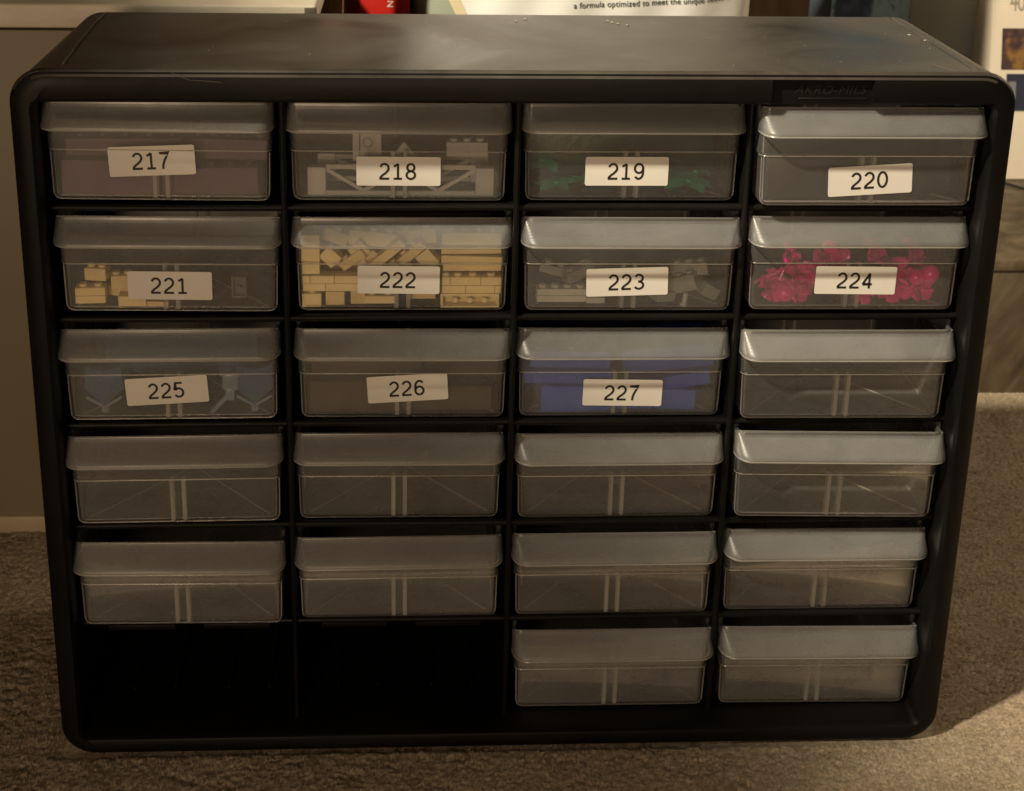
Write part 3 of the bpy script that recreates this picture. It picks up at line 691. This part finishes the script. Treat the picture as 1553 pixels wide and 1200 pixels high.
B3(27, 47, 15, 22, y=16, rz=-18, ry=-12, nx=3, mat=M_g2, label='mid grey studded brick highest at the right in drawer 223')
B3(14, 26, 3, 8, y=8, rz=25, ry=8, mat=M_g2, label='small grey brick under the right end of sticker 223')
B3(40, 50, 3, 10, y=14, rz=15, ry=30, mat=M_g2, label='grey brick low near the right wall of drawer 223')
bm = bmesh.new(); add_cyl(bm, (0, 0, 3.5), 1.3, 7, 'Z', 12); add_cyl(bm, (0, 0, .6), 2.2, 1.2, 'Z', 12)
put('peg', bm, M_greyb, K, 31, 6, 2.0, (0, 8, 0), 'short pale peg standing at the right of drawer 223', 'toy piece')
# 224: magenta flowers and berries
K = (2, 4)
def rose(R0, seed):
    """nested cupped petals with rolled lips round a closed bud"""
    rr = random.Random(seed); bm = bmesh.new()
    for lay, (rad, n, flare) in enumerate(((R0*.30, 2, .05), (R0*.52, 3, .2), (R0*.76, 4, .4), (R0*.98, 5, .7))):
        for i in range(n):
            a0 = 2*math.pi*i/n+lay*.9+rr.uniform(-.2, .2); span = 2*math.pi/n*.72; tl = rr.uniform(.85, 1.1)
            rows = []
            for v in range(8):
                t = v/7; row = []
                for u in range(9):
                    uu = (u/8-.5)*2; wv = math.sqrt(max(0, 1-abs(uu)**2.5*t*t*.8))
                    a = a0+uu*span*.62*(1-.25*t*t)
                    r_ = rad*(.35+.75*math.sin(t*1.5))+flare*R0*.35*t**3
                    z = R0*(.95-.25*flare)*t*wv - (R0*.22*flare if t > .85 else 0)*(t-.85)/.15
                    row.append(Vector((r_*math.cos(a), r_*math.sin(a), z)))
                rows.append(row)
            back = [[p_*.88+Vector((0, 0, .35)) for p_ in r_] for r_ in rows]
            loft(bm, [r_+b_[::-1] for r_, b_ in zip(rows, back)], True, True, True)
    bmesh.ops.create_uvsphere(bm, u_segments=12, v_segments=8, radius=R0*.33, matrix=Matrix.Translation((0, 0, R0*.35)))
    add_cyl(bm, (0, 0, 0), R0*.3, R0*.5, 'Z', 10); return bm
def berry(R0):
    bm = bmesh.new(); bmesh.ops.create_uvsphere(bm, u_segments=20, v_segments=12, radius=R0)
    add_cyl(bm, (0, 0, R0+1), .9, 3.2, 'Z', 8, .6); add_cyl(bm, (0, 0, -R0), 1.3, 1.6, 'Z', 8); return bm
GR = 'magenta roses in drawer 224'; GB = 'magenta balls in drawer 224'
for x, y, z, R0, rot, lb in ((-42, 11, 8, 7.0, (70, 0, 20), 'magenta rose at the upper left of the heap in drawer 224'), (-26, 11, 12, 7.5, (60, 20, 0), 'magenta rose touching the upper left corner of sticker 224'),
    (-27, 7, 2.6, 6.5, (100, 0, 40), 'magenta rose under the left end of sticker 224'), (29, 10, 13, 8.5, (78, 0, -15), 'large swirled magenta rose just right of sticker 224'),
    (26, 6, 4.5, 7.0, (110, 30, 0), 'glossy magenta rose under the lower right corner of sticker 224'), (40, 12, 9, 7.5, (85, -10, 30), 'magenta rose at the right end of the heap in drawer 224'),
    (8, 6, 2.5, 5.5, (95, 0, 10), 'small magenta rose low behind the central rib of drawer 224'), (-10, 12, 22, 8, (50, 0, 0), 'magenta rose above the middle of sticker 224'), (14, 14, 23, 8, (40, 15, 50), 'magenta rose above the right half of sticker 224'), (-32, 16, 21, 7, (55, 10, 50), 'dim magenta rose high at the left of drawer 224'), (38, 22, 20, 8, (45, 15, 50), 'dim magenta rose high at the right of drawer 224')):
    put('toy_rose', rose(R0, int(x)+99), M_mag, K, x, max(y+3, R0*1.3+4), max(z+2, R0*1.15+1.5), rot, lb, 'toy flower', GR)
for x, y, z, R0, lb in ((-35, 9.5, 5.8, 5.2, 'shiny magenta ball at the lower left of drawer 224'), (44, 10, 19, 4.6, 'shiny magenta ball near the right wall of drawer 224'), (36.5, 10, 17, 4.4, 'shiny magenta ball left of the one by the right wall in drawer 224')):
    put('toy_ball', berry(R0*1.08), M_mag, K, x, R0*1.08+4.2, max(z, R0*1.08+2.2), (-70, 20 if x < 0 else 30, 0), lb, 'toy piece', GB)
for x, z, ang, lb in ((-50, 16, 25, 'thin magenta stem at the far left of drawer 224'), (-38, 22, 60, 'thin magenta stem crossing the heap in drawer 224'), (-8, 27, -70, 'thin magenta stem sticking up above sticker 224'), (43, 8, -15, 'short magenta stem at the lower right of drawer 224')):
    bm = bmesh.new(); tube(bm, [(-9, 0, 0), (-3, 1, 1), (3, 0, .5), (9, -1, 2)], [.9, .7, .7, 1.3], 7)
    put('flower_twig', bm, M_mag, K, x*.88, 11, max(z, 9), (0, -ang, 0), lb, 'toy piece', 'magenta stems in drawer 224')
# 225: pale blue pieces
K = (3, 1)
def vpiece(w, h, t=1.2):
    bm = bmesh.new(); pts = [(-w/2, h*.45), (-w*.1, h*.12), (0, 0), (w*.1, h*.12), (w/2, h*.45), (w/2-1, h), (w*.12, h*.92), (-w*.12, h*.92), (-w/2+1, h)]
    loft(bm, [[(x, 0, z) for x, z in pts], [(x, 3, z) for x, z in pts]], True, True, True)
    return bm
def vedge(w, h):
    bm = bmesh.new(); tube(bm, [(-w/2, -.6, h*.45), (-w*.1, -.6, h*.12), (0, -.6, 0), (w*.1, -.6, h*.12), (w/2, -.6, h*.45)], .8, 6); add_cyl(bm, (0, 0, -1.2), 2, 2.4, 'Z', 10); return bm
for x, lb in ((-38, 'slate blue shield piece with a pale pointed edge at the left of drawer 225'), (43, 'slate blue shield piece with a pale pointed edge at the right of drawer 225')):
    o = put('shield_piece', vpiece(21, 24), M_dblue, K, x, 9, 5, (0, 0, 0), lb, 'toy piece')
    e = mesh_obj('pale_edge', vedge(19, 14), M_pale, o)
bm = bmesh.new(); add_box(bm, -4.5, 4.5, 0, 4, 8, 18, 1.2); add_box(bm, -2.6, 2.6, 0, 4, 2, 9, .8)
add_box(bm, -1.2, 1.2, 0, 3, -7, 7, .5, 1, Matrix.Translation((-5.5, 0, -.5)) @ Matrix.Rotation(math.radians(40), 4, 'Y')); add_box(bm, -6, 6, 0.5, 3, 16, 18, .5)
put('pale_figure_piece', bm, M_pale, K, 29.5, 8, 6.5, (0, 3, 0), 'pale blue winged piece standing right of sticker 225', 'toy piece')
put('shield_piece', vpiece(84, 34), M_dblue, K, 2, 26, 8, (0, 0, 0), 'wide dim slate blue piece behind the top of drawer 225', 'toy piece')
# 227: blue bricks
bm = bmesh.new(); add_box(bm, -53, 53, 42, 104, 1.6, 27, 2)
put('brick_pile', bm, M_blue, (3, 3), 0, 0, 0, (0, 0, 0), 'dim mass of blue bricks filling the back of drawer 227', 'toy bricks')['kind'] = 'stuff'
K = (3, 3); G7 = 'blue bricks in drawer 227'
for x0, x1, z0, z1, y, ry, rz, nx, lb in ((-44, -5, 1.4, 17, 6, 0, 2, 0, 'large dark blue brick at the lower left of drawer 227'), (-54, -4, 17.4, 25, 8, 0, -2, 0, 'flat dark blue brick lying on the large left one in drawer 227'), (-50, -5, 26, 36, 10, 1.5, 0, 5, 'dark blue brick high at the left of drawer 227'),
    (22, 44, 2, 14, 7, 0, -4, 2, 'small dark blue brick right of sticker 227'), (4, 52, 13, 21, 9, -9, 0, 0, 'long dark blue brick slanting up to the right in drawer 227'), (52-50, 53, 24, 38, 12, -4, 2, 0, 'large dark blue brick high at the right of drawer 227'), (-4, 20, 1.4, 15, 9, 0, 0, 0, 'dark blue brick behind sticker 227')):
    brick(K, x0, x1, z0, z1, y=y, d=30, nx=nx, ry=ry, rz=rz, mat=M_blue, label=lb, group=G7, ny=3)

# ---------------------------------------------------------------- left furniture: white slab on a cream panel
m, nt, out = newmat('worn_white_paint')
p = N(nt, 'ShaderNodeBsdfPrincipled'); p.inputs['Roughness'].default_value = .5
nt.links.new(ramp(nt, noise(nt, 30, 6, .65, stretch=(.6, 1, 2.2)), [(.25, (.50, .44, .34)), (.6, (.64, .57, .46)), (.8, (.68, .62, .50))]), p.inputs['Base Color'])
b = N(nt, 'ShaderNodeBump'); b.inputs['Strength'].default_value = .35; b.inputs['Distance'].default_value = .001
nt.links.new(noise(nt, 60, 5, .6, stretch=(.35, 1, 1.4)), b.inputs['Height']); nt.links.new(b.outputs[0], p.inputs['Normal'])
nt.links.new(p.outputs[0], out.inputs[0]); M_white = m
shelf = empty('white_bench', (-560, 400, 0)); tag(shelf, 'low cream painted bench with a thick white slab top behind the cabinet on the left', 'bench')
def child(name, bm, mat, par, off, **k):
    o = mesh_obj(name, bm, mat, par, **k); o.location = (-off[0]*MM, -off[1]*MM, -off[2]*MM); return o
bm = bmesh.new(); add_box(bm, -1000, -116, 215, 640, 377.5, 393.2, 1.6, 3)
child('slab_top', bm, M_white, shelf, (-560, 400, 0))
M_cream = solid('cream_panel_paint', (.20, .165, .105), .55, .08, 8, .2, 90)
bm = bmesh.new(); add_box(bm, -985, -140, 243, 262, -1, 370.5, 1)
child('front_panel', bm, M_cream, shelf, (-560, 400, 0))
bm = bmesh.new(); add_box(bm, -985, -137, 239.5, 262, -1, 13, .8, 2)
child('plinth', bm, solid('plinth_lightened', (.42, .35, .23), .6, .12, 20, .4, 60), shelf, (-560, 400, 0))  # paler foot of the panel: light near the floor put into the colour
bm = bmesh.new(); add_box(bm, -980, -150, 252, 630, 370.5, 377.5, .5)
child('shadow_rail', bm, solid('rail_gap_shade', (.06, .04, .025), .6, .2), shelf, (-560, 400, 0))  # shade of the gap under the slab put into the rail's dark colour
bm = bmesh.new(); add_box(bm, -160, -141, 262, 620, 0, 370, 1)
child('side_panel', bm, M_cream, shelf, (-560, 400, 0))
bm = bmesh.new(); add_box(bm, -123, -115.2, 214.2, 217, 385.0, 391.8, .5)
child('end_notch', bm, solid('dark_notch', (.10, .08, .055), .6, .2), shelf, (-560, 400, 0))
# things on / beside it
M_wood = solid('gold_brown_wood', (.34, .20, .075), .5, .35, 30, .4, 60, stretch=(1, 1, 6))
bm = bmesh.new(); add_box(bm, -52, 52, -60, 60, 0, 26, 1.5); 
o = mesh_obj('wooden_box', bm, M_wood); o.location = (-.184, .322, .3934); o.rotation_euler = (0, 0, math.radians(4))
tag(o, 'gold brown wooden box lying on the right end of the white slab', 'box')
bm = bmesh.new(); add_box(bm, -7.5, 7.5, -6, 6, 0, 520, 1.5)
o = mesh_obj('wooden_batten', bm, solid('red_brown_wood', (.30, .155, .085), .45, .25, 40, .3, 60, stretch=(8, 8, 1))); o.location = (-.1215, .335, 0); o.rotation_euler = (0, math.radians(1.6), 0)
tag(o, 'red brown wooden batten leaning beside the end of the white slab', 'batten')

# red carton
rc = empty('red_carton', (-80, 420, 0)); tag(rc, 'red carton with a darker curved left side and one white letter behind the cabinet', 'carton')
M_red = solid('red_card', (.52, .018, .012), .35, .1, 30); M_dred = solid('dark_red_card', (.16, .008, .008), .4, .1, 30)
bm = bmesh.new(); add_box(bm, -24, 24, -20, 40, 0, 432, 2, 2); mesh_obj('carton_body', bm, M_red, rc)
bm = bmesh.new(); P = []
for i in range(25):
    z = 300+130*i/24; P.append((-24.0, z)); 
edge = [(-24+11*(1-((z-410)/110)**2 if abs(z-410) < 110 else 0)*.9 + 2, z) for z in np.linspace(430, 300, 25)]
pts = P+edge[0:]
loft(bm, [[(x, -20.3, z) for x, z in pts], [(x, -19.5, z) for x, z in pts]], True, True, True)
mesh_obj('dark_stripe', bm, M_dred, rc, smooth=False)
M_wht = solid('white_print', (.85, .82, .76), .5, .03)
text_obj('printed_letter', 'N', 7, M_wht, rc, Matrix.Translation((9.0, -20.4, 360.0)) @ Matrix.Rotation(math.pi/2, 4, 'Y'))

# dark wall / cupboard behind everything
M_dark = solid('dark_brown_wood', (.035, .018, .007), .5, .3, 12, .2, 50, stretch=(5, 1, 1))
bm = bmesh.new(); add_box(bm, -130, 760, 1120, 1140, 0, 1400, 2)
o = mesh_obj('dark_cupboard_door', bm, M_dark); tag(o, 'dark brown wooden board standing behind the white bag', 'board')

M_wall = solid('brown_beige_wall', (.34, .25, .16), .8, .06, 4)
bm = bmesh.new(); add_box(bm, -3000, 3000, 1145, 1200, -5, 2400, 0); tag(mesh_obj('wall', bm, M_wall, smooth=False), kind='structure')
# pet food bag: pillow with a printed front
BW0, BW1, BZ = -57.5, 214.0, 610
def bag_y(x, z):
    u = (x-(BW0+BW1)/2)/((BW1-BW0)/2); v = z/BZ*2-1
    bulge = 52*max(0, (1-abs(u)**2.6))**.55*max(0, (1-abs(v)**6))**.6
    return 430-bulge+1.6*math.sin(x*.055+z*.02)+1.1*math.sin(x*.13-z*.045)
bm = bmesh.new(); NX, NZ = 120, 90
for side in (1, -1):
    vg = [[bm.verts.new((BW0+(BW1-BW0)*i/NX, (bag_y(BW0+(BW1-BW0)*i/NX, BZ*j/NZ) if side == 1 else 860-bag_y(BW0+(BW1-BW0)*i/NX, BZ*j/NZ)), BZ*j/NZ)) for j in range(NZ+1)] for i in range(NX+1)]
    for i in range(NX):
        for j in range(NZ): bm.faces.new((vg[i][j], vg[i+1][j], vg[i+1][j+1], vg[i][j+1]))
bmesh.ops.remove_doubles(bm, verts=bm.verts[:], dist=1.2)
bag = empty('pet_food_bag', (78, 430, 0)); tag(bag, 'tall white pet food bag with grey green side and small printed text behind the cabinet', 'bag')
M_bagw = solid('white_bag_film', (.83, .81, .77), .3, .05, 14, .5, 30)
o = mesh_obj('bag_skin', bm, M_bagw, bag, angle=80); o.location = (-.078, -.430, 0)
def bag_print(name, x0f, x1f, z0, z1, mat, off):
    bm = bmesh.new(); rows = []
    for j in range(41):
        z = z0+(z1-z0)*j/40; a, b_ = x0f(z), x1f(z)
        rows.append([(a+(b_-a)*i/16, bag_y(a+(b_-a)*i/16, z)-off, z) for i in range(17)])
    loft(bm, rows, False); o = mesh_obj(name, bm, mat, bag, angle=80); o.location = (-.078, -.430, 0)
zr = 356
bag_print('grey_green_print', lambda z: BW0+2.0, lambda z: min(-18+.0*z-(z-zr)*.48, 60) if z < 420 else max(-18-(z-zr)*.48, BW0+4), 200, 430, solid('grey_green_ink', (.33, .36, .28), .4, .05), .3)
bag_print('cream_band_print', lambda z: -22-(z-zr)*.48, lambda z: -13-(z-zr)*.48, 270, 425, solid('cream_ink', (.70, .58, .38), .4, .05), .5)
def bag_text(s, size, x, z, ang, sx=1.0):
    me = text_mesh(s, size, align='LEFT', sx=sx, spacing=1.05, offset=.06)
    ca, sa = math.cos(math.radians(ang)), math.sin(math.radians(ang))
    for v in me.vertices:
        X_, Z_ = x+v.co.x*ca-v.co.y*sa, z+v.co.x*sa+v.co.y*ca
        if X_ > 170: Z_ += (X_-170)*.03
        v.co = Vector(((X_-78)*MM, (bag_y(X_, Z_)-.45-430)*MM, Z_*MM))
    me.materials.clear(); me.materials.append(M_print)
    o = bpy.data.objects.new('printed_text', me); COL.objects.link(o); o.parent = bag
M_print = solid('grey_ink', (.07, .07, .075), .5, .05)
bag_text('a formula optimized to meet the unique needs of', 6.4, 67.5, 364.0, 1.6, .93)
bag_text('found in', 6.6, 63, 376.0, 1.6, 1.05)

# blue picture carton and grey panel
m, nt, out = newmat('blue_swirl_print')
p = N(nt, 'ShaderNodeBsdfPrincipled'); p.inputs['Roughness'].default_value = .35
nt.links.new(ramp(nt, noise(nt, 14, 3, .5, dist=2.2), [(.38, (.02, .035, .10)), (.46, (.05, .13, .24)), (.52, (.30, .46, .56)), (.64, (.20, .32, .42))]), p.inputs['Base Color'])
nt.links.new(p.outputs[0], out.inputs[0]); M_swirl = m
bx = empty('blue_carton', (420, 780, 0)); tag(bx, 'tall carton with a blue swirling picture behind the right of the cabinet', 'carton')
bm = bmesh.new(); add_box(bm, -43, 41, -20, 60, 0, 700, 1.5); mesh_obj('carton_body', bm, solid('blue_grey_card', (.13, .17, .21), .4, .1), bx)
bm = bmesh.new(); add_box(bm, -42, 40, -20.6, -19.8, 200, 692, .1, 1); mesh_obj('picture_print', bm, M_swirl, bx)
gp = empty('grey_carton', (520, 775, 0)); tag(gp, 'plain blue grey carton standing beside the blue picture carton', 'carton')
bm = bmesh.new(); add_box(bm, -58, 90, -10, 60, 0, 720, 2); mesh_obj('carton_body', bm, solid('blue_grey_board', (.36, .40, .42), .45, .12, 6, c2=(.44, .42, .37)), gp)

# low wooden platform on the right
pf = empty('wood_platform', (900, 650, 0)); tag(pf, 'low brown wood grained platform on the carpet at the right', 'platform')
m, nt, out = newmat('brown_wood_grain')
p = N(nt, 'ShaderNodeBsdfPrincipled'); p.inputs['Roughness'].default_value = .5
tc = N(nt, 'ShaderNodeTexCoord'); mp = N(nt, 'ShaderNodeMapping'); mp.inputs['Rotation'].default_value = (math.radians(20), math.radians(-28), math.radians(25)); mp.inputs['Scale'].default_value = (1, 1, 1)
mp2 = N(nt, 'ShaderNodeMapping'); mp2.inputs['Scale'].default_value = (5.5, 5.5, .45)
nt.links.new(tc.outputs['Object'], mp.inputs[0]); nt.links.new(mp.outputs[0], mp2.inputs[0])
nz = N(nt, 'ShaderNodeTexNoise'); nz.inputs['Scale'].default_value = 9; nz.inputs['Detail'].default_value = 7; nz.inputs['Roughness'].default_value = .62; nz.inputs['Distortion'].default_value = .5
nt.links.new(mp2.outputs[0], nz.inputs['Vector'])
nt.links.new(ramp(nt, nz.outputs[0], [(.3, (.045, .030, .017)), (.5, (.088, .062, .036)), (.7, (.15, .112, .068))]), p.inputs['Base Color'])
nt.links.new(p.outputs[0], out.inputs[0]); M_plat = m
bm = bmesh.new(); add_box(bm, 480-30, 1500, 458, 476, 0, 118, 1); bmesh.ops.translate(bm, verts=bm.verts[:], vec=(-40, 0, 0))
o = mesh_obj('front_board', bm, M_plat, pf); o.location = (-.9, -.65, 0)
bm = bmesh.new(); add_box(bm, 411, 1460, 455, 1100, 118.6, 128, 1.2); 
o = mesh_obj('top_board', bm, M_plat, pf); o.location = (-.9, -.65, 0)

# white carton with 40 on it, leaning back
wb = empty('white_carton', (0, 0, 0)); wb.location = (.5335, .690, .1285); wb.rotation_euler = (math.radians(-12), 0, 0)
tag(wb, 'white carton printed 40 with a dark picture, leaning back on the wood platform', 'carton')
bm = bmesh.new(); add_box(bm, 0, 260, 0, 60, 0, 330, 1.5, 2); mesh_obj('carton_body', bm, solid('warm_white_card', (.80, .70, .56), .5, .04, 10), wb)
text_obj('printed_number', '40', 28, solid('grey_print', (.34, .30, .25), .6, .05), wb, Matrix.Translation((25.5, -.4, 180)), sx=.62, spacing=.9)
m, nt, out = newmat('dark_photo_print')
p = N(nt, 'ShaderNodeBsdfPrincipled'); p.inputs['Roughness'].default_value = .4
nt.links.new(ramp(nt, noise(nt, 45, 3, .5), [(.35, (.03, .02, .035)), (.5, (.09, .05, .05)), (.62, (.30, .16, .04)), (.7, (.12, .10, .10))]), p.inputs['Base Color'])
nt.links.new(p.outputs[0], out.inputs[0])
bm = bmesh.new(); add_box(bm, 11, 120, -.5, .2, 112, 154, .1, 1); mesh_obj('picture_print', bm, m, wb)
bm = bmesh.new(); add_box(bm, 17, 140, -.5, .2, 70, 108, .1, 1); mesh_obj('navy_band_print', bm, solid('navy_ink', (.03, .035, .06), .5, .1), wb)
bm = bmesh.new(); add_box(bm, 19, 27, -.9, -.4, 82, 100, .1, 1); mesh_obj('pale_mark_print', bm, solid('pale_ink', (.2, .2, .22), .5, .1), wb)
bm = bmesh.new(); tube(bm, [(545, 672, 130.4), (556, 655, 130.4), (575, 640, 130.4), (610, 632, 130.4), (680, 640, 130.4)], 1.4, 8)
o = mesh_obj('black_cord', bm, solid('black_rubber', (.006, .005, .005), .8, .1)); tag(o, 'black cord lying on the wood platform in front of the white carton', 'cord')

# ---------------------------------------------------------------- dust, lint
bm = bmesh.new(); rr = random.Random(5)
for i in range(95):
    x = rr.uniform(-200, 240); y = rr.uniform(8, 146); s = rr.uniform(.12, .34)
    add_box(bm, -s, s, -s*.6, s*.6, 0, s*.5, 0, 1, Matrix.Translation((x, y, 401.15)) @ Matrix.Rotation(rr.uniform(0, 3), 4, 'Z'))
for x, y in ((6, 128), (12, 134), (62, 126), (65, 122), (70, 118), (60, 130), (232, 80), (228, 95)):
    add_box(bm, -.9, .9, -.6, .6, 0, .5, .1, 1, Matrix.Translation((x, y, 401.15)) @ Matrix.Rotation(rr.uniform(0, 3), 4, 'Z'))
o = mesh_obj('dust_specks', bm, solid('pale_dust', (.34, .31, .26), .8, .1)); tag(o, 'pale dust specks scattered on the cabinet top', 'dust', kind='stuff')
M_lint = solid('lint', (.12, .10, .08), .8, .1)
for pts, lb in (([(-178, 4, 402.3), (-176, -1, 401.8), (-170, -4.5, 399.6), (-164, -5.4, 397.4), (-156, -5.6, 397.0), (-148, -5.9, 396.4)], 'fine pale hair on the cabinet front edge above drawer 217'),
                ([(215, 20, 401.4), (219, 8, 401.6), (221, 1, 402.1)], 'fine pale hair on the cabinet top near its right groove')):
    bm = bmesh.new(); tube(bm, pts, .11, 5); o = mesh_obj('hair_strand', bm, M_lint); tag(o, lb, 'hair')
